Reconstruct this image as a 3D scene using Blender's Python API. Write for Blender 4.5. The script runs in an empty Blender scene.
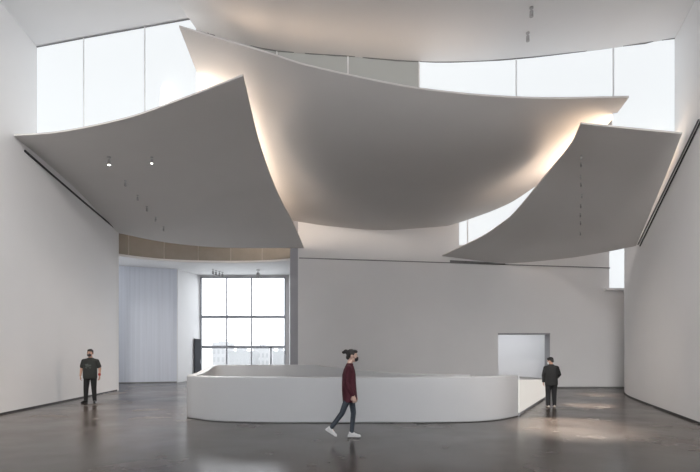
import bpy, bmesh, math, random
from mathutils import Vector, Matrix, Euler
random.seed(4)
S = bpy.context.scene
C = S.collection
F, CX, HZ, CH = 467.0, 350.0, 355.0, 1.55
PI = math.pi

def at(px, py, Y):
    return Vector(((px-CX)/F*Y, Y, CH+(HZ-py)/F*Y))

# ------------------------------------------------------------------ materials
def nodes(name):
    m = bpy.data.materials.new(name); m.use_nodes = True
    nt = m.node_tree; b = nt.nodes['Principled BSDF']
    return m, nt, b

def paint(name, col, rough=0.55, var=0.03, scale=3.0, bump=0.02, metallic=0.0, spec=0.5, stretch=(1,1,1)):
    m, nt, b = nodes(name)
    tc = nt.nodes.new('ShaderNodeTexCoord'); mp = nt.nodes.new('ShaderNodeMapping')
    mp.inputs['Scale'].default_value = stretch
    nz = nt.nodes.new('ShaderNodeTexNoise'); nz.inputs['Scale'].default_value = scale; nz.inputs['Detail'].default_value = 5
    rp = nt.nodes.new('ShaderNodeValToRGB')
    rp.color_ramp.elements[0].position = .3; rp.color_ramp.elements[1].position = .7
    rp.color_ramp.elements[0].color = tuple(c*(1-var) for c in col)+(1,)
    rp.color_ramp.elements[1].color = tuple(min(1,c*(1+var)) for c in col)+(1,)
    nt.links.new(tc.outputs['Object'], mp.inputs[0]); nt.links.new(mp.outputs[0], nz.inputs['Vector'])
    nt.links.new(nz.outputs['Fac'], rp.inputs[0]); nt.links.new(rp.outputs[0], b.inputs['Base Color'])
    b.inputs['Roughness'].default_value = rough; b.inputs['Metallic'].default_value = metallic
    b.inputs['Specular IOR Level'].default_value = spec
    if bump:
        n2 = nt.nodes.new('ShaderNodeTexNoise'); n2.inputs['Scale'].default_value = scale*14
        bp = nt.nodes.new('ShaderNodeBump'); bp.inputs['Strength'].default_value = bump; bp.inputs['Distance'].default_value = .01
        nt.links.new(mp.outputs[0], n2.inputs['Vector']); nt.links.new(n2.outputs['Fac'], bp.inputs['Height'])
        nt.links.new(bp.outputs[0], b.inputs['Normal'])
    return m

def glow(name, col, strength, base=(.8,.8,.8)):
    m, nt, b = nodes(name)
    b.inputs['Base Color'].default_value = base+(1,)
    b.inputs['Emission Color'].default_value = col+(1,)
    b.inputs['Emission Strength'].default_value = strength
    b.inputs['Roughness'].default_value = .5
    return m

def clear_glass():
    m = bpy.data.materials.new('clear_glass'); m.use_nodes = True
    nt = m.node_tree; nt.nodes.clear()
    o = nt.nodes.new('ShaderNodeOutputMaterial'); t = nt.nodes.new('ShaderNodeBsdfTransparent')
    g = nt.nodes.new('ShaderNodeBsdfGlossy'); g.inputs['Roughness'].default_value = .02
    f = nt.nodes.new('ShaderNodeFresnel'); f.inputs['IOR'].default_value = 1.3
    mx = nt.nodes.new('ShaderNodeMixShader')
    nt.links.new(f.outputs[0], mx.inputs[0]); nt.links.new(t.outputs[0], mx.inputs[1]); nt.links.new(g.outputs[0], mx.inputs[2])
    nt.links.new(mx.outputs[0], o.inputs[0])
    return m

def concrete():
    m, nt, b = nodes('polished_concrete')
    tc = nt.nodes.new('ShaderNodeTexCoord')
    n1 = nt.nodes.new('ShaderNodeTexNoise'); n1.inputs['Scale'].default_value = .55; n1.inputs['Detail'].default_value = 8; n1.inputs['Roughness'].default_value = .6
    n2 = nt.nodes.new('ShaderNodeTexNoise'); n2.inputs['Scale'].default_value = 9; n2.inputs['Detail'].default_value = 6
    mx = nt.nodes.new('ShaderNodeMix'); mx.data_type = 'FLOAT'; mx.inputs[0].default_value = .3
    rp = nt.nodes.new('ShaderNodeValToRGB')
    rp.color_ramp.elements[0].position = .36; rp.color_ramp.elements[1].position = .66
    rp.color_ramp.elements[0].color = FLOOR_A; rp.color_ramp.elements[1].color = FLOOR_B
    for n in (n1, n2): nt.links.new(tc.outputs['Object'], n.inputs['Vector'])
    nt.links.new(n1.outputs['Fac'], mx.inputs[2]); nt.links.new(n2.outputs['Fac'], mx.inputs[3])
    nt.links.new(mx.outputs[0], rp.inputs[0]); nt.links.new(rp.outputs[0], b.inputs['Base Color'])
    r = nt.nodes.new('ShaderNodeMapRange'); r.inputs[1].default_value = .3; r.inputs[2].default_value = .7
    r.inputs[3].default_value = .17; r.inputs[4].default_value = .31
    nt.links.new(n1.outputs['Fac'], r.inputs[0]); nt.links.new(r.outputs[0], b.inputs['Roughness'])
    n3 = nt.nodes.new('ShaderNodeTexNoise'); n3.inputs['Scale'].default_value = 2.2; n3.inputs['Detail'].default_value = 3
    nt.links.new(tc.outputs['Object'], n3.inputs['Vector'])
    bp = nt.nodes.new('ShaderNodeBump'); bp.inputs['Strength'].default_value = .05; bp.inputs['Distance'].default_value = .01
    nt.links.new(n3.outputs['Fac'], bp.inputs['Height']); nt.links.new(bp.outputs[0], b.inputs['Normal'])
    b.inputs['Specular IOR Level'].default_value = 1.0
    return m

FLOOR_A = (.022,.0155,.0115,1); FLOOR_B = (.054,.040,.031,1)
M = {}
M['wall'] = paint('white_wall_paint', (.76,.755,.76), .6, .015, .6, .015)
M['sail'] = paint('white_ceiling_plaster', (.66,.64,.625), .75, .012, .8, .01)
M['cool'] = paint('blue_grey_wall_boards', (.70,.73,.80), .6, .05, 2.0, .01, stretch=(6,6,.08))
M['floor'] = concrete()
M['desk'] = paint('satin_white_solid_surface', (.555,.56,.57), .35, .01, 1.5, .005)
M['seam'] = paint('black_shadow_gap', (.02,.02,.022), .6, .1, 5, 0)
M['greyline'] = paint('grey_reveal', (.19,.19,.195), .6, .1, 5, 0)
M['joint'] = paint('fascia_joint', (.38,.345,.30), .5, .03, 4, 0)
M['jamb'] = paint('jamb_shade_grey', (.33,.33,.345), .5, .05, 3, .01)
M['doorgrey'] = paint('dark_grey_door', (.07,.073,.08), .95, .05, 3, 0, spec=.05)
M['column'] = paint('column_shade_grey', (.36,.36,.39), .5, .03, 2, .01)
M['fascia'] = paint('beige_fascia_panels', (.25,.226,.196), .5, .06, 2.5, .01)
M['frame'] = paint('grey_aluminium', (.42,.44,.48), .4, .04, 6, 0, metallic=.3)
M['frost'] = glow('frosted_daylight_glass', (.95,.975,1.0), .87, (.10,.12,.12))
M['frost_dim'] = glow('frosted_glass_in_shade', (1.0,.95,.89), .24, (.10,.12,.12))  # dimmer beige copy of the daylight glass, shade put into its glow
M['panel_glow'] = glow('backlit_counter_panel', (1.0,.92,.85), .64, (.10,.15,.15))
M['glass'] = clear_glass()
M['spot'] = paint('spotlight_grey_metal', (.42,.41,.41), .4, .04, 8, 0, metallic=.2)
M['lens_on'] = glow('lit_lamp_lens', (1.0,.95,.88), 14)
M['lens_off'] = paint('lamp_lens', (.5,.5,.5), .2, .02, 8, 0)
M['led'] = glow('warm_led_strip', (1.0,.80,.60), 5)
M['skin'] = paint('skin', (.50,.30,.22), .55, .06, 20, .02)
M['skin_pale'] = paint('fair_skin', (.62,.42,.34), .55, .05, 20, .02)
M['hair'] = paint('black_hair', (.012,.010,.010), .5, .3, 60, .3)
M['black_cloth'] = paint('black_cotton', (.011,.011,.012), .85, .2, 40, .2)
M['tee'] = paint('charcoal_cotton', (.020,.022,.020), .85, .15, 40, .2)
M['print'] = paint('faded_print', (.13,.14,.13), .8, .2, 30, 0)
M['maroon'] = paint('maroon_wool', (.066,.010,.019), .85, .15, 40, .2)
M['denim'] = paint('blue_grey_denim', (.045,.056,.072), .8, .2, 50, .2)
M['white_shoe'] = paint('white_leather', (.62,.62,.62), .5, .04, 20, .02)
M['tan_shoe'] = paint('tan_suede', (.55,.48,.42), .7, .1, 20, .05)
M['black_shoe'] = paint('black_leather', (.012,.012,.012), .4, .1, 20, .02)
M['white_mask'] = paint('white_mask_cloth', (.75,.77,.80), .8, .02, 30, .05)
M['dark_mask'] = paint('dark_mask_cloth', (.030,.022,.028), .8, .1, 30, .05)
M['red_band'] = paint('red_strap', (.35,.03,.03), .5, .05, 20, 0)
M['eye'] = paint('eye_white', (.7,.68,.66), .2, .02, 20, 0)
M['iris'] = paint('dark_iris', (.03,.018,.012), .2, .05, 20, 0)
M['jacket'] = paint('black_jacket_cloth', (.012,.012,.012), .8, .2, 40, .2)
M['lip'] = paint('lip', (.36,.15,.13), .5, .05, 20, 0)
M['bld'] = paint('pale_far_facade', (.50,.505,.515), .8, .05, .1, 0)
M['bld2'] = paint('grey_far_facade', (.42,.43,.44), .8, .05, .1, 0)
M['bldwin'] = paint('far_window_glass', (.43,.44,.45), .2, .05, .1, 0)
M['ground'] = paint('far_ground', (.13,.14,.13), .9, .15, .05, 0)

# ------------------------------------------------------------------ mesh helpers
def link(name, bm, mat, parent=None, smooth=False, loc=None, angle=None):
    bmesh.ops.recalc_face_normals(bm, faces=bm.faces[:])
    me = bpy.data.meshes.new(name); bm.to_mesh(me); bm.free()
    if isinstance(mat, str): mat = M[mat]
    me.materials.append(mat)
    if smooth:
        for p in me.polygons: p.use_smooth = True
        if angle: me.set_sharp_from_angle(angle=math.radians(angle))
    o = bpy.data.objects.new(name, me); C.objects.link(o)
    if parent: o.parent = parent
    if loc is not None: o.location = loc
    return o

def structure(o): o['kind'] = 'structure'; return o
def tag(o, label, cat, group=None):
    o['label'] = label; o['category'] = cat
    if group: o['group'] = group
    return o
def empty(name, loc=(0,0,0), rz=0):
    o = bpy.data.objects.new(name, None); o.empty_display_size = .2; C.objects.link(o)
    o.location = loc; o.rotation_euler = (0,0,rz)
    return o

def prism(bm, pts, z0, z1):
    """vertical prism over a plan polygon; z0/z1 scalars or lists"""
    n = len(pts)
    za = z0 if isinstance(z0,(list,tuple)) else [z0]*n
    zb = z1 if isinstance(z1,(list,tuple)) else [z1]*n
    a = [bm.verts.new((p[0],p[1],z)) for p,z in zip(pts,za)]
    b = [bm.verts.new((p[0],p[1],z)) for p,z in zip(pts,zb)]
    bm.faces.new(a[::-1]); bm.faces.new(b)
    for i in range(n):
        j = (i+1)%n; bm.faces.new((a[i],a[j],b[j],b[i]))

def box(bm, x0,x1,y0,y1,z0,z1): prism(bm, [(x0,y0),(x1,y0),(x1,y1),(x0,y1)], z0, z1)

def ribbon(bm, pts, z0, z1, th, side=1):
    """wall of given thickness along an open plan polyline (offset to one side)"""
    n = len(pts); P = [Vector((p[0],p[1])) for p in pts]
    off = []
    for i in range(n):
        d = (P[min(i+1,n-1)]-P[max(i-1,0)]).normalized()
        off.append(P[i]+Vector((-d.y,d.x))*th*side)
    za = z0 if isinstance(z0,(list,tuple)) else [z0]*n
    zb = z1 if isinstance(z1,(list,tuple)) else [z1]*n
    V = [[bm.verts.new((P[i].x,P[i].y,za[i])), bm.verts.new((off[i].x,off[i].y,za[i])),
          bm.verts.new((off[i].x,off[i].y,zb[i])), bm.verts.new((P[i].x,P[i].y,zb[i]))] for i in range(n)]
    for i in range(n-1):
        for k in range(4):
            l = (k+1)%4; bm.faces.new((V[i][k],V[i][l],V[i+1][l],V[i+1][k]))
    bm.faces.new(V[0]); bm.faces.new(V[-1][::-1])

def bar(bm, a, b, w, d, up=Vector((0,0,1))):
    """rectangular bar from a to b; w across, d along 'up'"""
    a, b = Vector(a), Vector(b); t = (b-a).normalized()
    if abs(t.dot(up)) > .98: up = Vector((0,1,0))
    s = t.cross(up).normalized(); u = s.cross(t).normalized()
    vs = []
    for p in (a, b):
        vs.append([bm.verts.new(p+s*w/2*i+u*d/2*j) for i,j in ((-1,-1),(1,-1),(1,1),(-1,1))])
    for k in range(4):
        l = (k+1)%4; bm.faces.new((vs[0][k],vs[0][l],vs[1][l],vs[1][k]))
    bm.faces.new(vs[0][::-1]); bm.faces.new(vs[1])

def catmull(pts, n):
    pts = [Vector(p) for p in pts]
    if len(pts) == 2:
        return [pts[0].lerp(pts[1], i/n) for i in range(n+1)]
    # chord-length parametrised sampling
    P = [pts[0]*2-pts[1]] + pts + [pts[-1]*2-pts[-2]]
    dense = []
    for i in range(1, len(P)-2):
        for k in range(24):
            t = k/24; p0,p1,p2,p3 = P[i-1:i+3]
            dense.append(.5*((2*p1)+(p2-p0)*t+(2*p0-5*p1+4*p2-p3)*t*t+(3*p1-p0-3*p2+p3)*t**3))
    dense.append(pts[-1])
    L = [0]
    for a,b in zip(dense, dense[1:]): L.append(L[-1]+(b-a).length)
    out = []; j = 0
    for i in range(n+1):
        s = L[-1]*i/n
        while j < len(L)-2 and L[j+1] < s: j += 1
        f = (s-L[j])/max(1e-9, L[j+1]-L[j]); out.append(dense[j].lerp(dense[j+1], min(1,max(0,f))))
    return out

def coons(front, back, left, right, nu=48, nv=48):
    f, b, l, r = catmull(front,nu), catmull(back,nu), catmull(left,nv), catmull(right,nv)
    G = []
    for j in range(nv+1):
        v = j/nv; row = []
        for i in range(nu+1):
            u = i/nu
            p = (1-v)*f[i]+v*b[i]+(1-u)*l[j]+u*r[j]
            p -= (1-u)*(1-v)*f[0]+u*(1-v)*f[-1]+(1-u)*v*b[0]+u*v*b[-1]
            row.append(p)
        G.append(row)
    return G

def sail_mesh(G, th):
    """closed slab: underside is the grid, top side is lifted by th"""
    bm = bmesh.new(); nv, nu = len(G), len(G[0])
    A = [[bm.verts.new(p) for p in row] for row in G]
    B = [[bm.verts.new(p+Vector((0,0,th))) for p in row] for row in G]
    for j in range(nv-1):
        for i in range(nu-1):
            bm.faces.new((A[j][i],A[j][i+1],A[j+1][i+1],A[j+1][i]))
            bm.faces.new((B[j][i],B[j+1][i],B[j+1][i+1],B[j][i+1]))
    for i in range(nu-1):
        bm.faces.new((A[0][i],B[0][i],B[0][i+1],A[0][i+1])); bm.faces.new((A[-1][i],A[-1][i+1],B[-1][i+1],B[-1][i]))
    for j in range(nv-1):
        bm.faces.new((A[j][0],A[j+1][0],B[j+1][0],B[j][0])); bm.faces.new((A[j][-1],B[j][-1],B[j+1][-1],A[j+1][-1]))
    return bm

def zat(G, x, y):
    best = min((p for row in G for p in row), key=lambda p:(p.x-x)**2+(p.y-y)**2)
    return best.z
def pick(G, px, py):
    def e(p):
        return (CX+p.x/p.y*F-px)**2+(HZ-(p.z-CH)/p.y*F-py)**2
    return min((p for row in G for p in row), key=e).copy()

ROOF = 10.68
# ------------------------------------------------------------------ setting: floor, walls, ceiling
bm = bmesh.new(); box(bm, -16,15,-10,31,-.25,0); structure(link('floor', bm, 'floor'))
LW = [(-6.41,-8.0),(-9.04,12.06),(-10.13,20.4)]
LW[0] = (-9.04+.1309*20.06, -8.0)
bm = bmesh.new(); ribbon(bm, LW, 0, ROOF, .4, 1); structure(link('wall_left', bm, 'wall'))
RWc = catmull([(6.35,6.4,0),(7.8,10.4,0),(9.85,16.1,0),(10.9,18.5,0),(12.16,20.7,0)], 40)
RW = [(6.2,-8.0),(6.2,5.0)]+[(p.x,p.y) for p in RWc]+[(12.55,21.2),(13.75,22.9)]
bm = bmesh.new(); ribbon(bm, RW, 0, ROOF, .4, -1); structure(link('wall_right', bm, 'wall', smooth=True, angle=35))
bm = bmesh.new(); box(bm, -14.5,14.5,2.6,26,ROOF,ROOF+.3); box(bm,-14.5,-4.5,-8.4,2.6,ROOF,ROOF+.3); box(bm,4.5,14.5,-8.4,2.6,ROOF,ROOF+.3); box(bm,-4.5,4.5,-8.4,-6.4,ROOF,ROOF+.3)
structure(link('ceiling', bm, 'wall'))
w7 = structure(empty('window_fill_roof', (0,-1.9,ROOF+.25)))  # added roof opening, put in to light walls and floor from above
bm = bmesh.new(); box(bm,-4.5,4.5,-4.5,4.5,0,.03); link('pane', bm, 'glass', w7)
for x in (-1.5,1.5):
    bm = bmesh.new(); box(bm,x-.04,x+.04,-4.5,4.5,-.1,0); link('mullion', bm, 'frame', w7)
# back wall with the lit doorway
BY = 21.9; DX0, DX1, DZ = 6.94, 9.38, 2.58
bm = bmesh.new()
box(bm, -2.44, DX0, BY, BY+.56, 0, ROOF)
box(bm, DX0, DX1, BY, BY+.56, DZ, ROOF)
box(bm, DX1, 11.96, BY, BY+.56, 0, ROOF)
box(bm, 11.96, 12.16, BY, BY+.56, 4.62, ROOF)
box(bm, 12.16, 13.9, BY+.3, BY+.56, 7.4, ROOF)
structure(link('wall_back', bm, 'wall'))
bm = bmesh.new(); box(bm, 11.96, 13.4, BY-.004, BY+.6, 0, 4.56); structure(link('wall_recess', bm, 'wall'))
bm = bmesh.new(); box(bm, 11.9, 13.4, BY-.2, BY+.62, 4.56, 4.66); structure(link('trim_ledge', bm, 'wall'))
bm = bmesh.new(); box(bm, -2.81,-2.44, BY-.02, BY+.6, 0, ROOF); structure(link('wall_column', bm, 'column'))  # end face of the back wall, its shade put into the grey
# doorway lining, with shade put into its grey, and gallery beyond
bm = bmesh.new()
box(bm, DX1-.02, DX1+.0, BY+.01, BY+.56, 0, DZ); box(bm, DX0, DX1, BY-.015, BY+.56, DZ-.06, DZ)
structure(link('trim_doorway', bm, 'jamb'))
bm = bmesh.new()
box(bm, 5.5,11.5, 25.4,25.6, 0,3.4); box(bm, 5.3,5.5, 22.46,25.6, 0,3.4); box(bm, 11.5,11.7, 22.46,25.6, 0,3.4); box(bm, 5.3,11.7, 22.46,25.6, 3.4,3.6)
structure(link('wall_gallery', bm, 'wall'))
# wall behind the camera; its big window is added for fill light
bm = bmesh.new()
box(bm, -7.5,6.9,-8.4,-8,0,.4); box(bm,-7.5,6.9,-8.4,-8,8.6,ROOF); box(bm,-7.5,-5.6,-8.4,-8,.4,8.6); box(bm,5.4,6.9,-8.4,-8,.4,8.6)
structure(link('wall_front', bm, 'wall'))
w4 = structure(empty('window_fill_rear', (0,-8.2,.4)))
bm = bmesh.new(); box(bm,-5.6,5.4,-.02,.02,0,8.2); link('pane', bm, 'glass', w4)
for x in (-2.9,-.1,2.7):
    bm = bmesh.new(); box(bm, x-.05,x+.05,-.08,.08,0,8.2); link('mullion', bm, 'frame', w4)
# baseboards: thin dark strips painting the shadow line at the wall feet
def baseline(name, pts, side, h=.06, mat='seam'):
    bm = bmesh.new(); ribbon(bm, pts, 0.002, h, .012, side); structure(link(name, bm, mat))
baseline('baseboard_left', LW[1:] if 0 else LW, -1, .05)
baseline('baseboard_right', RW[1:], 1, .05)
baseline('baseboard_back', [(-2.44,BY),(DX0,BY)], -1, .05, 'greyline')
baseline('baseboard_doorside', [(DX1,BY),(11.96,BY)], -1, .06, 'greyline')
baseline('baseboard_recess', [(11.96,BY-.004),(13.1,BY-.004)], -1, .06, 'greyline')

# ------------------------------------------------------------------ the four hung ceiling panels
def LWpt(px, py):           # point on the left wall plane behind pixel column
    k = (px-CX)/F; # X=k*Y and X=-9.04-.1309*(Y-12.06)
    Y = (-9.04+.1309*12.06)/(k+.1309); return at(px,py,Y)
Lg = coons([LWpt(14,136), at(62,132,12.45), at(125,119,11.95), at(175,102,11.5), at(243,76,11.0)],
           [LWpt(118,233), at(160,241.5,21.2), at(198,246,21.7), at(236,248,21.85), at(304,248,21.85)],
           [LWpt(14,136), LWpt(40,157.5), LWpt(80,193), LWpt(118,233)],
           [at(243,76,11.0), at(260,145,14.5), at(277,192,17.5), at(293,223,20.0), at(304,248,21.85)])
Cg = coons([at(179,27,11.2), at(266,53,11.2), at(311,67,11.2), at(400,86,11.2), at(460,94,11.2), at(516,98,11.2), at(560,98.8,11.2), at(629,97.5,11.2)],
           [at(293,221,21.9), at(329,226,21.9), at(378,230,21.9), at(414,228.5,21.9), at(447,226,21.9)],
           [at(179,27,11.2), at(204,88,13.2), at(240,160,17.0), at(270,200,20.0), at(293,221,21.9)],
           [at(629,97.5,11.2), at(613,118,12.3), at(580,155,15.0), at(543,181,17.2), at(508,204,19.3), at(470,219,21.1), at(447,226,21.9)])
for j,row in enumerate(Cg):          # the hanging belly of the centre sail
    v = j/(len(Cg)-1)
    for i,p in enumerate(row):
        u = i/(len(row)-1); w_ = 1-abs(2*u-1)**(2.5 if u < .5 else 2.4)
        p.z -= .78*w_*(1-(1-v)**5)*(1-v)**.9*1.25
Rg = coons([at(581,124,11.4), at(630,129,11.35), at(682,134,11.3)],
           [at(442,256,21.8), at(475,260,21.8), at(505,263.5,21.7), at(560,259,19.5), at(600,253,17.6), at(636,246,15.8)],
           [at(581,124,11.4), at(570,146,12.8), at(547,174,14.8), at(515,212.5,17.3), at(500,225,18.4), at(480,238,19.8), at(442,256,21.8)],
           [at(682,134,11.3), at(666,175,12.45), at(650,213,13.9), at(636,246,15.8)])
tag(link('ceiling_sail', sail_mesh(Lg,.045), 'sail', smooth=True, angle=40), 'grey curved ceiling sail at the left, its edge running along the left wall', 'ceiling panel')
tag(link('ceiling_sail', sail_mesh(Cg,.045), 'sail', smooth=True, angle=40), 'large central sagging ceiling sail with warm glowing sides, above the two smaller sails', 'ceiling panel')
tag(link('ceiling_sail', sail_mesh(Rg,.045), 'sail', smooth=True, angle=40), 'grey curved ceiling sail at the right, carrying a straight row of spotlights', 'ceiling panel')
# top sail: follows the head of the clerestory, runs forward over the hall
GL = [(37,13.84),(84,13.45),(145,13.0),(196,12.65),(277,12.3),(348,12.1),(419,12.0),(516,11.95),(613,12.0),(676,12.1)]
def GY(px):
    for (a,ya),(b,yb) in zip(GL,GL[1:]):
        if px <= b: return ya+(yb-ya)*(px-a)/(b-a)
    return GL[-1][1]
head = [(197,30),(236,42),(277,51),(348,56.5),(419,62),(470,62),(516,59),(565,54),(613,48),(676,38.5),(700,34)]
hb = catmull([at(px,py,GY(px)) for px,py in head], 60)
Tg = []
for j in range(30):
    Y0 = j/29
    row = []
    for p in hb:
        yy = p.y+.2+(3.2-p.y-.2)*Y0**1.3
        row.append(Vector((p.x-.35*min(1,max(0,(p.y-yy)/2))*max(0,-p.x/4.2), yy, p.z+(p.y-yy)*.02)))
    Tg.append(row)
tag(link('ceiling_sail', sail_mesh(Tg,.06), 'wall', smooth=True, angle=40), 'topmost ceiling sail overhead with a warm lit band, cut off by the picture top', 'ceiling panel')

# ------------------------------------------------------------------ clerestory windows
def clerestory(name, idx, zt, zb, mats, headmat='greyline'):
    base = at(GL[idx[0]][0], 0, GL[idx[0]][1]); base.z = 0
    w = structure(empty(name, base))
    for n,(a,b) in enumerate(zip(idx, idx[1:])):
        (pa,ya),(pb,yb) = GL[a],GL[b]
        A, B = at(pa,HZ,ya)-base, at(pb,HZ,yb)-base
        K = 6; bm = bmesh.new()
        pts = [(A.x+(B.x-A.x)*k/K, A.y+(B.y-A.y)*k/K) for k in range(K+1)]
        lo = [zb(p[0]+base.x,p[1]+base.y,pa+(pb-pa)*k/K+(.5 if k==0 else 0)) for k,p in enumerate(pts)]
        hi = [zt(p[0]+base.x,p[1]+base.y,pa+(pb-pa)*k/K) for k,p in enumerate(pts)]
        ribbon(bm, pts, lo, hi, .04, 1); link('pane', bm, mats[n], w)
        bm = bmesh.new()
        for k in range(K):
            bar(bm, (pts[k][0],pts[k][1]-.02,hi[k]-.02),(pts[k+1][0],pts[k+1][1]-.02,hi[k+1]-.02),.03,.016)
        link('head_rail', bm, headmat, w)
    for i in idx[1:-1]:
        px,y = GL[i]; A = at(px,HZ,y)
        bm = bmesh.new(); box(bm, A.x-base.x-.016, A.x-base.x+.016, y-base.y-.03, y-base.y+.02, zb(A.x,y,px), zt(A.x,y,px))
        link('mullion', bm, 'mull', w)
M['mull'] = paint('pale_grey_mullion', (.80,.81,.82), .5, .03, 6, 0)
def headz(x,y,px):
    if px < 197: return ROOF
    return min(hb, key=lambda p:(p.x-x)**2).z+.02
def footz(x,y,px):
    if px < 200: return zat(Lg,x,y)+.04
    if px <= 613: return zat(Cg,x,y)+.12
    return max(zat(Rg,x,y)+.04, 7.2 if px>664 else 0)
clerestory('window_1', [0,1,2,3], headz, lambda x,y,p: footz(x,y,min(p,199)), ['frost']*3)
def foot2(x,y,p): return footz(x,y,max(p,205))
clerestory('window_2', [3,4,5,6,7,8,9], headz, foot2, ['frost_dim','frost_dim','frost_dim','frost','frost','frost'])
# slot window between centre and right sails, and the narrow corner window
def pane_window(name, x0,x1,y,z0,z1,mat, mull=()):
    w = structure(empty(name,(x0,y,z0)))
    bm = bmesh.new(); box(bm,0,x1-x0,-.03,.0,0,z1-z0); link('pane', bm, mat, w)
    for m_ in mull:
        bm = bmesh.new(); box(bm, m_-x0-.03,m_-x0+.03,-.06,0,0,z1-z0); link('mullion', bm, 'mull', w)
    return w
pane_window('window_5', 5.12, 9.6, BY-.005, 6.72, 9.4, 'frost', (5.5,))
pane_window('window_6', 12.2, 13.6, BY+.28, 4.66, 7.4, 'frost')

# shadow gaps and reveals
def strip(name, pts, w, mat, off):
    bm = bmesh.new(); pts = [Vector(p)+Vector(off) for p in pts]
    for a,b in zip(pts,pts[1:]): bar(bm, a, b, .03, w)
    structure(link(name, bm, mat))
strip('trim_1', [LWpt(px,py) for px,py in ((24,148.5),(50,171.5),(80,197.5),(117,229))], .055, 'seam', (.02,0,-.06))
def RWpt(px, py):
    best = min(RWc, key=lambda p: abs(CX+p.x/p.y*F-px)); return at(px,py,best.y)
rpts = [RWpt(px, 130+(697-px)*(116/57)) for px in (705,697,690,682,675,668,660,652,645,640)]
bm = bmesh.new()
def RWon(px, py):
    # exact intersection of pixel ray with the right wall polyline
    k = (px-CX)/F
    for a,b in zip(RW,RW[1:]):
        da = a[0]-k*a[1]; db = b[0]-k*b[1]
        if da*db <= 0 and a[1] > 1:
            t = da/(da-db); return at(px,py,a[1]+(b[1]-a[1])*t)
rl = [(701.5,121),(690.5,144),(680.7,164),(670.5,184.7),(660.5,205),(650.5,225.5),(640.5,246)]
strip('trim_2', [RWon(*p) for p in rl], .026, 'seam', (-.02,0,0))
strip('trim_3', [RWon(p[0]-2.0,p[1]-1.5) for p in rl], .02, 'greyline', (-.02,0,0))
strip('trim_4', [at(299,258,BY-.01),at(450,262.8,BY-.01),at(610,268,BY-.01)], .04, 'greyline', (0,0,0))
strip('trim_5', [at(450,261.2,BY-.01),at(505,264,BY-.01)], .10, 'greyline', (0,0,0))

# ------------------------------------------------------------------ far room on the left
fp = catmull([at(px,HZ,y) for px,y in ((104,20.9),(119,21.5),(143,22.2),(168,22.7),(198,23.0),(240,23.1),(270,22.9),(291.5,22.5))], 40)
fz = [6.22 for _ in fp]
bm = bmesh.new(); ribbon(bm, [(p.x,p.y) for p in fp], fz, ROOF, .15, 1); structure(link('wall_fascia', bm, 'fascia', smooth=True, angle=30))
bm = bmesh.new(); ribbon(bm, [(p.x,p.y-.06) for p in fp], 6.10, 6.2, .3, 1); structure(link('trim_fascia', bm, 'wall', smooth=True, angle=30))
bm = bmesh.new()
for px in (131,163,198,229,263):
    q = min(fp, key=lambda p: abs(CX+p.x/p.y*F-px)); box(bm, q.x-.02,q.x+.02,q.y-.02,q.y+.02,6.2,ROOF)
structure(link('trim_fascia_joints', bm, 'joint'))
bm = bmesh.new()
A = [bm.verts.new((p.x,p.y+.05,6.14)) for p in fp]; B = [bm.verts.new((min(-3.4,p.x*1.3-.3),31.0,6.74)) for p in fp]
A2 = [bm.verts.new((p.x,p.y+.05,6.4)) for p in fp]; B2 = [bm.verts.new((min(-3.4,p.x*1.3-.3),31.0,7.0)) for p in fp]
for i in range(len(fp)-1):
    bm.faces.new((A[i],A[i+1],B[i+1],B[i])); bm.faces.new((A2[i],B2[i],B2[i+1],A2[i+1]))
for X,Yv in ((A,A2),(B,B2)):
    for i in range(len(fp)-1): bm.faces.new((X[i],X[i+1],Yv[i+1],Yv[i]))
bm.faces.new((A[0],B[0],B2[0],A2[0])); bm.faces.new((A[-1],B[-1],B2[-1],A2[-1]))
structure(link('ceiling_far_room', bm, 'wall'))
bm = bmesh.new(); ribbon(bm, [(-14.4,25.0),(-12.2,25.5),(-9.75,26.3)], 0, 7.2, .25, 1); structure(link('wall_far_left', bm, 'cool'))
bm = bmesh.new(); ribbon(bm, [(-9.75,26.4),(-9.58,30.3)], 0, 7.2, .2, 1); structure(link('wall_far_side', bm, 'wall'))
bm = bmesh.new(); box(bm,-14.6,-14.4,20,26,6.2,ROOF); box(bm,-14.6,-14.4,20,26,0,.3); box(bm,-14.6,-14.4,20,20.8,.3,6.2); box(bm,-14.6,-14.4,24.6,26,.3,6.2); box(bm,-14.5,-10.1,20.2,20.4,0,ROOF); structure(link('wall_far_end', bm, 'wall'))
bm = bmesh.new(); ribbon(bm, [(-2.81,22.4),(-3.95,30.3)], 0, 7.2, .2, -1); structure(link('wall_far_right', bm, 'wall'))
w8 = structure(empty('window_fill_side', (-14.5,22.7,.3)))  # added end window, put in to brighten the blue-grey wall
bm = bmesh.new(); box(bm,-.02,.02,-1.9,1.9,0,5.9); link('pane', bm, 'glass', w8)
for y in (-.63,.63):
    bm = bmesh.new(); box(bm,-.06,.06,y-.04,y+.04,0,5.9); link('mullion', bm, 'frame', w8)
WX0, WX1, WZ = -9.57, -4.18, 6.53
bm = bmesh.new(); box(bm,-10,WX0,30,30.3,0,7.2); box(bm,WX1,-3.6,30,30.3,0,7.2); box(bm,WX0,WX1,30,30.3,WZ,7.2); structure(link('wall_far', bm, 'wall'))
baseline('baseboard_far', [(-14.4,25.0),(-12.2,25.5),(-9.75,26.3)], -1, .06, 'greyline')
w3 = structure(empty('window_3',(WX0,30,0)))
cols = [0, (226.8-350)/F*30-WX0, (251.6-350)/F*30-WX0, WX1-WX0]; rows = [0, 2.06, 4.0, WZ]
for i in range(3):
    for j in range(3):
        bm = bmesh.new(); box(bm, cols[i],cols[i+1],.04,.06,rows[j],rows[j+1]); link('pane', bm, 'glass', w3)
for i,x in enumerate(cols):
    bm = bmesh.new(); box(bm, x-.04,x+.04,-.05,.1,0,WZ); link('mullion', bm, 'frame', w3)
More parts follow.
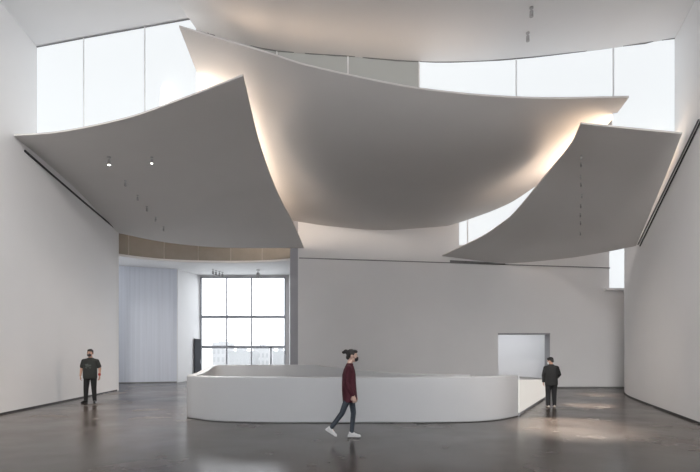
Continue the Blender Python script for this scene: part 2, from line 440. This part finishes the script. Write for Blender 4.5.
for j,z in enumerate(rows):
    h = .085 if j in (1,2) else .04
    bm = bmesh.new(); box(bm, 0,WX1-WX0,-.045,.095,z-h if j==3 else max(0,z-h),z if j==3 else z+h); link('transom', bm, 'frame', w3)
x = (271-350)/F*30-WX0
bm = bmesh.new(); box(bm, x-.05,x+.05,-.045,.095,0,2.06); link('door_post', bm, 'frame', w3)
# dark door leaf in the side wall beside the window
d1 = structure(empty('door_1',(-9.62,28.7,0)))
bm = bmesh.new(); bar(bm,(.05,.05,1.28),(.1,1.1,1.28),.06,2.56); link('door_leaf', bm, 'doorgrey', d1)
bm = bmesh.new(); bar(bm,(.12,.95,1.0),(.125,.95,1.25),.03,.03); link('handle', bm, 'frame', d1)
# outside: ground and hazy far blocks
bm = bmesh.new(); box(bm,-160,120,33,400,-11,-10.5); structure(link('ground', bm, 'ground'))
def far_block(px0,px1,pytop,Y,mat,label,nx,nz):
    a, b = at(px0,pytop,Y), at(px1,pytop,Y)
    o = empty('office_block',(a.x,Y,-10.5)); tag(o,label,'building','far buildings through the window')
    W, H = b.x-a.x, a.z+10.5
    bm = bmesh.new(); box(bm,0,W,0,12,0,H); link('facade', bm, mat, o)
    bm = bmesh.new(); box(bm,W*.3,W*.6,3,8,H,H+1.2); link('roof_plant', bm, mat, o)
    for i in range(nx):
        for j in range(nz):
            bm = bmesh.new(); xx = W*(i+.25)/nx; zz = H-1.2-(j+1)*2.6
            box(bm, xx,xx+W*.5/nx,-.06,.02,zz,zz+1.5); link('window', bm, 'bldwin', o)
far_block(212,225,342,150,'bld','tall pale grey block seen through the lower left window pane',3,4)
far_block(227,250,351,130,'bld2','long low grey building seen through the lower middle window pane',6,2)
far_block(253,269,347,170,'bld','mid height grey block seen left of the window door post',4,3)
far_block(273,284,351,140,'bld2','small grey block seen right of the window door post',3,2)

# ------------------------------------------------------------------ curved parapet / counter
par = empty('curved_counter',(0,10.9,0)); tag(par, 'long low white curved counter wall in the middle of the hall floor', 'counter')
def Yb(py): return CH*F/(py-HZ)
front = [(518.5,416),(508,418.6),(497,420.4),(480,421.8),(460,422.6),(420,423),(360,423),(278,423),(231,422.2),(210,421)]
fpts = [at(px,HZ,Yb(py)) for px,py in front]
lft = [Vector((-3.62,11.22,0)),Vector((-3.98,11.5,0)),Vector((-4.13,11.85,0)),Vector((-4.22,12.4,0)),Vector((-4.5,14.2,0)),Vector((-4.72,15.5,0)),Vector((-4.66,16.1,0)),Vector((-4.2,16.35,0))]
back = [at(260,HZ,16.45),at(300,HZ,16.4),at(335,HZ,15.8),at(360,HZ,15.0),at(405,HZ,14.0),at(440,HZ,13.4),at(472,HZ,13.0)]
path = []
for p in fpts+lft+back: path.append(Vector((p.x,p.y,0)))
path = catmull(path, 160)
def top_z(p):
    # front height 1.06 m; the far side climbs a little
    y = p.y
    if y < 12.6: return 1.045
    t = min(1,(y-12.6)/3.7)
    base = 1.045+.165*t*t*(3-2*t) if p.x < -1.0 else None
    if base is not None: return base
    # right-hand run of the far side, falling back to counter height
    px = CX+p.x/p.y*F
    pyv = [(300,364.6),(335,367),(360,370),(405,373.3),(440,374.2),(475,374.8)]
    for (a,ya),(b,yb) in zip(pyv,pyv[1:]):
        if px <= b:
            return CH-((ya+(yb-ya)*max(0,(px-a))/(b-a))-HZ)/F*p.y
    return 1.0
loc0 = Vector((0,10.9,0))
bm = bmesh.new(); ribbon(bm, [(p.x-loc0.x,p.y-loc0.y) for p in path], 0.006, [top_z(p) for p in path], .22, -1)
o = link('wall_shell', bm, 'desk', par, smooth=True, angle=40)
bv = o.modifiers.new('bevel','BEVEL'); bv.width = .025; bv.segments = 3; bv.limit_method = 'ANGLE'; bv.angle_limit = math.radians(50)
bm = bmesh.new(); ribbon(bm, [(p.x-loc0.x,p.y-loc0.y+.03) for p in path[:100]], 0.0, .04, .15, -1); link('plinth', bm, 'greyline', par)
# lit side return
a, b = at(519.5,HZ,Yb(415.6)), at(545.5,HZ,Yb(398.6))
pts = [(a.x-loc0.x,a.y-loc0.y),(b.x-loc0.x,b.y-loc0.y)]
bm = bmesh.new(); ribbon(bm, pts, [.07,.07], [.92,.68], .06, 1); o = link('side_panel', bm, 'panel_glow', par); o['label'] = 'glowing warm white side panel'
bm = bmesh.new(); ribbon(bm, pts, 0, .07, .05, 1); link('kick_strip', bm, 'jamb', par)
bm = bmesh.new(); ribbon(bm, [(pts[0][0],pts[0][1]),(pts[1][0],pts[1][1])], [.92,.68],[1.0,.72], .5, 1); link('side_top', bm, 'desk', par)

# ------------------------------------------------------------------ spotlights
def lathe(bm, prof, n=14, c=Vector((0,0,0))):
    rings = []
    for r,z in prof:
        rings.append([bm.verts.new(c+Vector((r*math.cos(2*PI*k/n), r*math.sin(2*PI*k/n), z))) for k in range(n)])
    for a,b in zip(rings,rings[1:]):
        for k in range(n):
            l=(k+1)%n; bm.faces.new((a[k],a[l],b[l],b[k]))
    bm.faces.new(rings[0][::-1]); bm.faces.new(rings[-1])
def make_spot(lens):
    t = empty('spotlight')
    bm = bmesh.new(); lathe(bm,[(.05,.01),(.055,0),(.05,-.025)]); link('base', bm, 'spot', t, True, angle=40)
    bm = bmesh.new(); lathe(bm,[(.012,0),(.012,-.09)],8); link('stem', bm, 'spot', t)
    bm = bmesh.new(); lathe(bm,[(.03,-.08),(.042,-.09),(.045,-.12),(.05,-.235),(.046,-.24)]); hd = link('lamp_head', bm, 'spot', t, True, angle=40)
    bm = bmesh.new(); lathe(bm,[(.04,-.236),(.038,-.246)]); link('lens', bm, lens, hd)
    return t
def dup(root):
    r = root.copy(); C.objects.link(r)
    for ch in list(root.children):
        c = ch.copy(); C.objects.link(c); c.parent = r
        for g in list(ch.children):
            d = g.copy(); C.objects.link(d); d.parent = c
    return r
sp_on = make_spot('lens_on'); sp_off = make_spot('lens_off'); used = {}
def spot(p, label, group, on=False, s=1.0):
    proto = sp_on if on else sp_off
    if on in used: o = dup(proto)
    else: o = proto; used[on] = 1
    o.location = p; o.scale = (s,s,s); tag(o, label, 'spotlight', group); return o
ords = ['first','second','third','fourth','fifth','sixth','seventh','eighth','ninth','tenth']
g = 'spotlights on the left ceiling sail'
spot(pick(Lg,110,156), 'bright lit spotlight on the left sail, closest to the left wall', g, True)
spot(pick(Lg,153,158), 'lit spotlight on the left sail, standing apart to the right of its row', g, True, .8)
for i,(px,py) in enumerate(((125,179),(138,195),(147,207),(156,217),(163,227))):
    spot(pick(Lg,px,py), f'unlit spotlight on the left sail, {ords[i]} from the top in its slanting row', g, False, .75)
g = 'row of spotlights on the right ceiling sail'
for i in range(9):
    spot(pick(Rg,581.5,155+i*9.6), f'small spotlight on the right sail, {ords[i]} from the top of the straight row', g, False, .5)
g = 'spotlights on the top ceiling sail'
spot(pick(Tg,535,9), 'grey spotlight hanging from the top sail, nearer the picture top', g, False, .85)
spot(pick(Tg,531,33), 'grey spotlight hanging from the top sail, just above the clerestory glass', g, False, .85)
g = 'spotlights in the far room'
for i,(px,Y) in enumerate(((213,26.2),(216,26.8),(219.5,27.4),(222.5,28.0))):
    x = (px-350)/F*Y; spot(Vector((x,Y,6.14+.6*(Y-23.05)/7.95)), f'tiny spotlight on the far room ceiling, {ords[i]} from the left of the cluster', g, False, 1.2)
Y = 26.6; spot(Vector(((258-350)/F*Y,Y,6.14+.6*(Y-23.05)/7.95)), 'single tiny spotlight on the far room ceiling, right of the cluster', g, False, 2.0)

# ------------------------------------------------------------------ people
def capsule(bm, p0, p1, r0, r1, n=14, flat=None):
    """tapered round-ended limb; flat=(axis vector, factor) squashes along an axis"""
    p0, p1 = Vector(p0), Vector(p1); d = p1-p0; L = d.length
    t = d.normalized() if L > 1e-6 else Vector((0,0,1))
    s = t.orthogonal().normalized(); u = t.cross(s)
    prof = []
    for k in range(6):
        a = PI/2*(1-k/5); prof.append((-r0*math.sin(a), r0*math.cos(a)))
    for k in range(6):
        a = PI/2*k/5; prof.append((L+r1*math.sin(a), r1*math.cos(a)))
    rings = []; mid = (p0+p1)/2
    for z,r in prof:
        ring = []
        for k in range(n):
            v = t*z+(s*math.cos(2*PI*k/n)+u*math.sin(2*PI*k/n))*max(r,.0008)
            if flat:
                ax = flat[0].normalized(); v -= ax*v.dot(ax)*(1-flat[1]) - ax*(0)
            ring.append(bm.verts.new(p0+v))
        rings.append(ring)
    for a,b in zip(rings,rings[1:]):
        for k in range(n):
            l=(k+1)%n; bm.faces.new((a[k],a[l],b[l],b[k]))
    bm.faces.new(rings[0][::-1]); bm.faces.new(rings[-1])

def ellipsoid(bm, c, r, mat=None, n=18):
    mt = Matrix.Translation(Vector(c)) @ Matrix.Diagonal((*r,1))
    if mat is not None: mt = mat @ mt
    bmesh.ops.create_uvsphere(bm, u_segments=n, v_segments=max(8,n//2+2), radius=1, matrix=mt)

def loft(bm, rings, n=24, power=2.4):
    R = []
    for c,rx,ry in rings:
        ring = []
        for k in range(n):
            a = 2*PI*k/n; cs, sn = math.cos(a), math.sin(a)
            q = (abs(cs)**power+abs(sn)**power)**(-1/power)
            ring.append(bm.verts.new(Vector(c)+Vector((rx*cs*q, ry*sn*q, 0))))
        R.append(ring)
    for a,b in zip(R,R[1:]):
        for k in range(n):
            l=(k+1)%n; bm.faces.new((a[k],a[l],b[l],b[k]))
    bm.faces.new(R[0][::-1]); bm.faces.new(R[-1])

def fuse(name, bm, mat, parent, voxel=.008, smooth_it=4):
    """merge overlapping volumes into one continuous surface"""
    bmesh.ops.recalc_face_normals(bm, faces=bm.faces[:])
    me = bpy.data.meshes.new(name); bm.to_mesh(me); bm.free()
    o = bpy.data.objects.new(name, me); C.objects.link(o)
    r = o.modifiers.new('remesh','REMESH'); r.mode = 'VOXEL'; r.voxel_size = voxel; r.use_smooth_shade = True
    s = o.modifiers.new('smooth','SMOOTH'); s.factor = .5; s.iterations = smooth_it
    bpy.context.view_layer.update()
    dg = bpy.context.evaluated_depsgraph_get()
    new = bpy.data.meshes.new_from_object(o.evaluated_get(dg))
    o.modifiers.clear(); old = o.data; o.data = new; bpy.data.meshes.remove(old)
    new.materials.clear(); new.materials.append(M[mat])
    for p in new.polygons: p.use_smooth = True
    new.name = name; o.parent = parent
    return o

def hand(bm, wrist, direc, palm_n, thumb_side, curl=.35, s=1.0):
    """palm, four bent fingers of unequal length and a side-set thumb"""
    d = Vector(direc).normalized(); n = Vector(palm_n); n = (n-d*n.dot(d)).normalized()
    a = d.cross(n).normalized()*thumb_side          # towards the thumb
    w = Vector(wrist)
    for q in (-.028,-.010,.010,.028):
        capsule(bm, w+d*.015*s+a*q*.6*s, w+d*.092*s+a*q*s, .0135*s, .0125*s, 10)
    for q,l in ((.033,.066),(.011,.076),(-.011,.070),(-.032,.054)):
        b0 = w+d*.095*s+a*q*s
        d1 = (d*math.cos(curl)+n*math.sin(curl)+a*q*2).normalized(); d2 = (d*math.cos(curl*2.4)+n*math.sin(curl*2.4)).normalized()
        b1 = b0+d1*l*.55*s; b2 = b1+d2*l*.5*s
        capsule(bm, b0, b1, .0098*s, .0088*s, 8); capsule(bm, b1, b2, .0088*s, .0078*s, 8)
    t0 = w+d*.03*s+a*.028*s; t1 = t0+(d*.75+a*.62+n*.25).normalized()*.042*s; t2 = t1+(d*.95+a*.15+n*.3).normalized()*.034*s
    capsule(bm, t0, t1, .0135*s, .0108*s, 8); capsule(bm, t1, t2, .0105*s, .009*s, 8)

def person(name, label, loc, rz, scale, P):
    root = empty(name, loc, rz); root.scale = (scale,)*3; tag(root, label, 'person')
    J = P['joints']; HM = Matrix.Translation(Vector(P['head'])) @ Euler(P.get('head_rot',(0,0,0))).to_matrix().to_4x4() @ Matrix.Scale(P.get('head_s',1.0),4)
    b = P.get('bulk',1.0)
    # body: one continuous mesh
    bm = bmesh.new()
    ellipsoid(bm,(0,.012,.028),(.077,.096,.092),HM,24); ellipsoid(bm,(0,-.02,-.045),(.060,.070,.068),HM,20)
    ellipsoid(bm,(0,-.045,-.085),(.036,.036,.028),HM,14)                       # chin
    bm2 = bmesh.new()
    capsule(bm2,(0,-.088,.012),(0,-.108,-.026),.008,.013,10); ellipsoid(bm2,(0,-.082,.030),(.05,.014,.012))
    ellipsoid(bm2,(0,-.088,-.058),(.024,.010,.009))
    for sx in (-1,1):
        ellipsoid(bm2,(sx*.078,.012,-.005),(.012,.022,.032)); ellipsoid(bm2,(sx*.040,-.062,-.018),(.026,.02,.02))
    bm2.transform(HM); tmp = bpy.data.meshes.new('t'); bm2.to_mesh(tmp); bm2.free(); bm.from_mesh(tmp); bpy.data.meshes.remove(tmp)
    nk = Vector(P['neck']); capsule(bm, HM @ Vector((0,.015,-.05)), nk, .050*b**.5, .060*b**.5)
    loft(bm, P['torso_in'])
    for s in ('L','R'):
        j = J[s]
        capsule(bm, nk+Vector((0,0,-.045)), j['sh'], .050, .050*b)
        capsule(bm, j['sh'], j['el'], .052*b, .040*b); capsule(bm, j['el'], j['wr'], .040*b, .026*b)
        hand(bm, j['wr'], j['hd'], j['pn'], j['ts'], j.get('curl',.35))
        capsule(bm, j['hip'], j['kn'], .080*b, .055*b); capsule(bm, j['kn'], j['an'], .054*b, .038)
        capsule(bm, j['an'], Vector(j['an'])+Vector(j['ft'])*.06+Vector((0,0,-.03)), .032, .026)
    fuse('body', bm, P.get('skin','skin'), root, .0075, 3)
    # upper garment
    bm = bmesh.new(); loft(bm, P['top'])
    for s in ('L','R'):
        j = J[s]; sh, el, wr = Vector(j['sh']), Vector(j['el']), Vector(j['wr'])
        capsule(bm, nk+Vector((0,.01,-.045)), sh, .066, .066*b)
        if P['sleeve'] == 'short':
            capsule(bm, sh, sh.lerp(el,.72), .068*b, .064*b)
        else:
            capsule(bm, sh, el, .066*b, .052*b); capsule(bm, el, el.lerp(wr,.96), .052*b, .040*b)
    fuse(P['top_name'], bm, P['top_mat'], root, .011, 3)
    # trousers
    bm = bmesh.new(); loft(bm, P['pelvis'])
    for s in ('L','R'):
        j = J[s]; k = P.get('leg_w',1.0)
        capsule(bm, j['hip'], j['kn'], .094*b*k, .068*b*k); capsule(bm, j['kn'], Vector(j['kn']).lerp(Vector(j['an']),1.02), .068*b*k, .052*b*k)
    fuse('trousers', bm, P['leg_mat'], root, .011, 3)
    # shoes
    for s in ('L','R'):
        j = J[s]; an = Vector(j['an']); f = Vector(j['ft']).normalized(); up = Vector(j.get('fu',(0,0,1)))
        side = f.cross(up).normalized(); up = side.cross(f)
        base = an-up*.075
        bm = bmesh.new()
        q = j.get('ss',1.0); capsule(bm, base-f*.045+up*.028, base+f*.165*q+up*.022, .036*q, .034*q, 14)
        capsule(bm, base+f*.05+up*.045, base+f*.12*q+up*.032, .040*q, .034*q, 14); capsule(bm, an-f*.012-up*.005, base+f*.05+up*.04, .044, .042, 14)
        sh = fuse('shoe', bm, P['shoe_mat'], root, .009, 3)
        bm = bmesh.new(); capsule(bm, base-f*.048+up*.010, base+f*.168*q+up*.010, .038*q, .037*q, 16, flat=(up,.28)); link('sole', bm, P.get('sole_mat',P['shoe_mat']), sh, True)
    # hair
    bm = bmesh.new()
    for c,r in P['hair']: ellipsoid(bm, c, r, HM, 18)
    fuse('hair', bm, 'hair', root, .008, 2)
    # face
    for sx in (-1,1):
        bm = bmesh.new(); ellipsoid(bm,(sx*.031,-.079,.010),(.012,.010,.008),HM,12); e = link('eye', bm, 'eye', root, True)
        bm = bmesh.new(); ellipsoid(bm,(sx*.031,-.088,.010),(.005,.003,.0055),HM,10); link('iris', bm, 'iris', e, True)
        bm = bmesh.new(); ellipsoid(bm,(sx*.032,-.087,.030),(.020,.008,.005),HM,12); link('eyebrow', bm, 'hair', root, True)
    bm = bmesh.new(); ellipsoid(bm,(0,-.066,-.052),(.058,.052,.050),HM,18); ellipsoid(bm,(0,-.096,-.030),(.022,.022,.026),HM,14)
    mk = fuse('face_mask', bm, P['mask_mat'], root, .007, 2)
    for sx in (-1,1):
        bm = bmesh.new(); capsule(bm, HM@Vector((sx*.055,-.05,-.04)), HM@Vector((sx*.086,.015,.005)), .003,.003,6); link('ear_loop', bm, P['mask_mat'], mk)
    return root

# man standing at the left wall, facing the hall
def sideJ(s, **k): return k
manL = dict(
 joints={
  'R': dict(sh=(-.195,.0,1.345), el=(-.275,.03,1.12), wr=(-.292,-.02,.88), hd=(.02,-.08,-1), pn=(1,.2,0), ts=-1, hip=(-.095,0,.88), kn=(-.125,-.01,.47), an=(-.145,.02,.085), ft=(-.35,-1,0), curl=.4),
  'L': dict(sh=(.195,.0,1.345), el=(.275,.03,1.12), wr=(.287,-.02,.88), hd=(-.02,-.08,-1), pn=(-1,.2,0), ts=1, hip=(.095,0,.88), kn=(.115,-.01,.47), an=(.125,.02,.085), ft=(.35,-1,0), curl=.4)},
 head=(0,-.015,1.60), head_rot=(0,.02,.05), neck=(0,.02,1.44), bulk=1.13, head_s=1.08, skin='skin',
 torso_in=[((0,0,.86),.16,.11),((0,0,1.0),.16,.12),((0,0,1.2),.17,.12),((0,.01,1.36),.15,.1),((0,.01,1.43),.08,.07)],
 top=[((0,-.01,.79),.205,.155),((0,-.015,.92),.208,.168),((0,-.01,1.08),.205,.165),((0,0,1.24),.208,.145),((0,.005,1.35),.195,.12),((0,.015,1.43),.10,.085),((0,.015,1.462),.075,.075)],
 top_name='t_shirt', top_mat='tee', sleeve='short',
 pelvis=[((0,0,.78),.175,.12),((0,0,.86),.185,.135),((0,0,.98),.185,.14)], leg_mat='black_cloth', leg_w=.98,
 shoe_mat='black_shoe', mask_mat='dark_mask',
 hair=[((0,.022,.045),(.083,.100,.090)),((0,-.03,.085),(.066,.060,.042)),((.074,.01,.02),(.012,.03,.05)),((-.074,.01,.02),(.012,.03,.05))])
pm = person('person', 'person in dark t-shirt and black mask standing by the left wall, arms at sides', Vector(((90.3-350)/F*15.08,15.08,0)), .12, 1.71/1.705, manL)
# print and wristband
bm = bmesh.new()
for x,z,w,h in ((-.05,1.25,.10,.016),(.0,1.22,.16,.02),(-.03,1.185,.09,.014),(.05,1.16,.07,.014),(-.06,1.14,.05,.02),(.01,1.12,.12,.012)):
    bm2 = None; box(bm, x-w/2,x+w/2,-.165,-.135,z-h/2,z+h/2)
link('chest_print', bm, 'print', pm)
bm = bmesh.new(); capsule(bm,(.284,-.012,.93),(.286,-.016,.905),.041,.039,14); link('wristband', bm, 'red_band', pm, True)['label'] = 'red wristband on the forearm'

# woman striding to the right in front of the counter (local facing -Y, turned to +X)
wom = dict(
 joints={
  'R': dict(sh=(-.150,.03,1.325), el=(-.185,.06,1.06), wr=(-.185,-.06,.83), hd=(.02,-.25,-1), pn=(1,0,0), ts=-1, hip=(-.08,.0,.87), kn=(-.09,.15,.485), an=(-.09,.365,.20), ft=(0,-.85,-.53), fu=(0,-.53,.85), ss=.88, curl=.45),
  'L': dict(sh=(.150,.02,1.325), el=(.185,.01,1.06), wr=(.175,-.08,.84), hd=(-.02,-.30,-1), pn=(-1,0,0), ts=1, hip=(.08,-.01,.87), kn=(.085,-.065,.47), an=(.08,-.03,.088), ft=(0,-1,0), ss=.88, curl=.45)},
 head=(0,-.045,1.555), head_rot=(.10,0,0), neck=(0,.01,1.40), bulk=.84, skin='skin_pale',
 torso_in=[((0,0,.86),.14,.10),((0,0,1.0),.13,.09),((0,0,1.2),.14,.09),((0,.01,1.34),.12,.08),((0,.01,1.39),.06,.06)],
 top=[((0,.0,.69),.17,.138),((0,.005,.80),.178,.140),((0,.015,.92),.172,.138),((0,.02,1.05),.158,.134),((0,.02,1.2),.165,.128),((0,.015,1.30),.155,.105),((0,.01,1.375),.085,.075),((0,.005,1.42),.058,.058)],
 top_name='tunic', top_mat='maroon', sleeve='long',
 pelvis=[((0,0,.74),.14,.10),((0,0,.84),.155,.12),((0,0,.95),.14,.105)], leg_mat='denim', leg_w=.92,
 shoe_mat='white_shoe', mask_mat='dark_mask',
 hair=[((0,.026,.038),(.086,.098,.092)),((0,.128,.070),(.048,.052,.042)),((0,.17,.05),(.022,.035,.030)),((0,-.035,.088),(.066,.058,.036)),((0,.08,-.03),(.06,.04,.05))])
person('person', 'person in maroon tunic and jeans walking right in front of the white counter', Vector((.0,8.68,0)), PI/2, .985, wom)

# man seen from behind beside the glowing side panel
manR = dict(
 joints={
  'R': dict(sh=(-.185,-.01,1.33), el=(-.27,-.04,1.10), wr=(-.22,-.20,.98), hd=(.5,-.8,-.2), pn=(1,0,-.5), ts=-1, hip=(-.09,0,.87), kn=(-.10,-.05,.47), an=(-.10,-.01,.085), ft=(-.1,-1,0), curl=.5),
  'L': dict(sh=(.185,.0,1.33), el=(.26,.05,1.09), wr=(.25,-.03,.85), hd=(-.02,-.12,-1), pn=(-1,0,0), ts=1, hip=(.09,0,.87), kn=(.105,.0,.47), an=(.11,.08,.085), ft=(.1,-1,0), curl=.45)},
 head=(.02,-.065,1.56), head_rot=(.30,0,1.0), neck=(0,.0,1.42), bulk=1.02, skin='skin',
 torso_in=[((0,0,.86),.15,.10),((0,0,1.0),.15,.11),((0,0,1.2),.16,.11),((0,.01,1.36),.14,.1),((0,.01,1.41),.07,.07)],
 top=[((0,.01,.74),.205,.150),((0,.01,.86),.205,.150),((0,.01,1.02),.195,.140),((0,.01,1.2),.205,.140),((0,.01,1.33),.19,.12),((0,.01,1.41),.095,.08),((0,.005,1.45),.075,.075)],
 top_name='jacket', top_mat='jacket', sleeve='long',
 pelvis=[((0,0,.76),.165,.115),((0,0,.85),.18,.13),((0,0,.97),.17,.13)], leg_mat='black_cloth', leg_w=1.16,
 shoe_mat='tan_shoe', mask_mat='white_mask',
 hair=[((0,.024,.040),(.086,.101,.092)),((0,-.03,.085),(.066,.060,.040)),((0,.07,-.03),(.062,.045,.05))])
person('person', 'person in black clothes and white mask seen from behind beside the glowing counter end', Vector(((551.3-350)/F*13.9,13.9,0)), PI*.93, 1.47/1.67, manR)

# ------------------------------------------------------------------ lights
def area(name, loc, target, sx, sy, power, col=(1,1,1), spread=PI):
    l = bpy.data.lights.new(name,'AREA'); l.shape = 'RECTANGLE'; l.size = sx; l.size_y = sy; l.energy = power; l.color = col; l.spread = spread
    o = bpy.data.objects.new(name, l); C.objects.link(o); o.location = loc
    o.rotation_euler = (Vector(target)-Vector(loc)).to_track_quat('-Z','Y').to_euler()
    return o
def spotl(name, loc, target, power, size, col=(1,.9,.78), blend=.6, r=.04):
    l = bpy.data.lights.new(name,'SPOT'); l.energy = power; l.spot_size = size; l.spot_blend = blend; l.color = col; l.shadow_soft_size = r
    o = bpy.data.objects.new(name, l); C.objects.link(o); o.location = loc
    o.rotation_euler = (Vector(target)-Vector(loc)).to_track_quat('-Z','Y').to_euler()
    return o
area('rear_fill', (-.1,-7.7,4.4), (-.1,10,3.6), 10.5, 7.6, 170, (1,.975,.95))  # added fill from behind the camera
area('roof_fill', (0,-1.9,ROOF+.15), (0,-1.9,0), 8.8, 8.6, 110, (1,.975,.945))  # added overhead fill through the invented roof opening
def wall_fill(name, loc, target, sx, sy, power):  # added narrow fill lights, aimed to brighten the side walls
    l = area(name, loc, target, sx, sy, power, (1,.97,.94)); l.data.spread = math.radians(66)
wall_fill('wall_fill_left', (-2.6,1.2,ROOF+.1), (-10.2,15.0,4.0), 3.0, 2.6, 420)
wall_fill('wall_fill_right', (2.4,.6,ROOF+.1), (9.2,12.8,3.6), 3.0, 2.6, 620)
area('far_window_daylight', (-6.9,29.8,3.3), (-6.9,20,2.6), 5.2, 6.2, 130, (.90,.95,1.0))
area('far_room_side_fill', (-14.2,22.7,3.2), (-10.5,26.0,3.0), 3.6, 5.6, 14, (.88,.93,1.0))  # added fill at the invented end window
area('gallery_lamp', (8.2,23.4,3.35), (8.2,25.0,0), 5.0, 1.2, 120, (.93,.96,1.0))
area('slot_daylight', (7.4,BY-.15,8.0), (7.4,15,4.0), 4.2, 2.2, 70, (.95,.98,1.0))
area('clerestory_daylight', (8.5,14.6,7.2), (2.0,16.5,7.6), 3.0, .8, 60, (1,.84,.72)).data.spread = math.radians(110)
area('clerestory_daylight', (-5.8,15.6,8.5), (1.0,17.0,8.0), 6.0, .9, 340, (1,.86,.73))
area('corner_daylight', (12.7,BY+.1,6.0), (12.0,15,4.5), .8, 2.4, 8, (.95,.98,1.0))
WARM = (1.0,.74,.53)
def strip_lamp(p, tangent, aim, w, l, power, col=WARM):
    """strip lamp lying along 'tangent', shining along 'aim'"""
    z = -Vector(aim).normalized(); y = Vector(tangent); y = (y-z*y.dot(z)).normalized(); x = y.cross(z)
    li = bpy.data.lights.new('cove_lamp','AREA'); li.shape = 'RECTANGLE'; li.size = w; li.size_y = l; li.energy = power; li.color = col
    o = bpy.data.objects.new('cove_lamp', li); C.objects.link(o)
    o.matrix_world = Matrix.Translation(p) @ Matrix((x,y,z)).transposed().to_4x4()
def cove(G, j0, j1, ci, inset, up, power, aim, n=6):
    for k in range(n):
        a = j0+(j1-j0)*k/n; b = j0+(j1-j0)*(k+1)/n
        A = G[int(a)][ci+inset]; B = G[int(b)][ci+inset]
        strip_lamp((A+B)/2+Vector((0,0,up)), B-A, aim, .12, (B-A).length*.95, power/n)
cove(Lg, 6, 42, -1, -22, .42, 95, (1,0,.26))
cove(Rg, 6, 25, 0, 42, .5, 165, (-1,0,.5))
for i in range(3, 33, 6):     # cove on the front edge of the centre sail washing the top sail
    A, B = Cg[1][i], Cg[1][i+6]
    strip_lamp((A+B)/2+Vector((0,0,.2)), B-A, (0,-.5,1), .12, (B-A).length*.95, 2.6)
for px in (135,165,195,225,255,280):      # cove behind the left sail washing the beige fascia
    q = min(fp, key=lambda p: abs(CX+p.x/p.y*F-px)); p = Vector((q.x, q.y-.45, 7.6))
    strip_lamp(p, (1,0,0), (0,.6,-1), .08, .9, .7)
SW = (1,.86,.74)
def beam(G, px, py, tgt, power, size, blend=1.0):
    spotl('spot_beam', pick(G,px,py)-Vector((0,0,.3)), tgt, power, size, SW, blend)
beam(Rg,581,165,(-9.7,15.6,.2), 1000, .62)
beam(Rg,581,184,(-9.9,18.6,.4), 900, .45)
beam(Lg,153,158,(9.6,14.6,.6), 900, .55)
beam(Lg,138,195,(-6.0,12.4,0), 3200, .9)
beam(Lg,147,207,(-7.6,19.5,0), 3200, .8)
beam(Rg,581,193,(9.6,18.2,0), 9000, .30,.8)
beam(Rg,581,222,(7.4,14.4,0), 9000, .30,.8)
beam(Rg,581,174,(4.9,10.2,0), 16000, .40,1.0)  # added warm beam standing in for the glowing panel's floor reflection

# world: bright overcast sky
w = bpy.data.worlds.new('sky'); S.world = w; w.use_nodes = True
bg = w.node_tree.nodes['Background']; bg.inputs[0].default_value = (.93,.96,1,1); bg.inputs[1].default_value = 3.0

cam = bpy.data.cameras.new('camera'); co = bpy.data.objects.new('camera', cam); C.objects.link(co)
co.location = (0,0,CH); co.rotation_euler = (PI/2,0,0); cam.sensor_fit = 'HORIZONTAL'; cam.sensor_width = 36; cam.lens = F/700*36
cam.shift_y = (HZ-236)/700; cam.clip_end = 1000
S.camera = co
S.view_settings.view_transform = 'Standard'; S.view_settings.look = 'None'; S.view_settings.gamma = 1; S.view_settings.exposure = 0
S.view_settings.use_curve_mapping = False
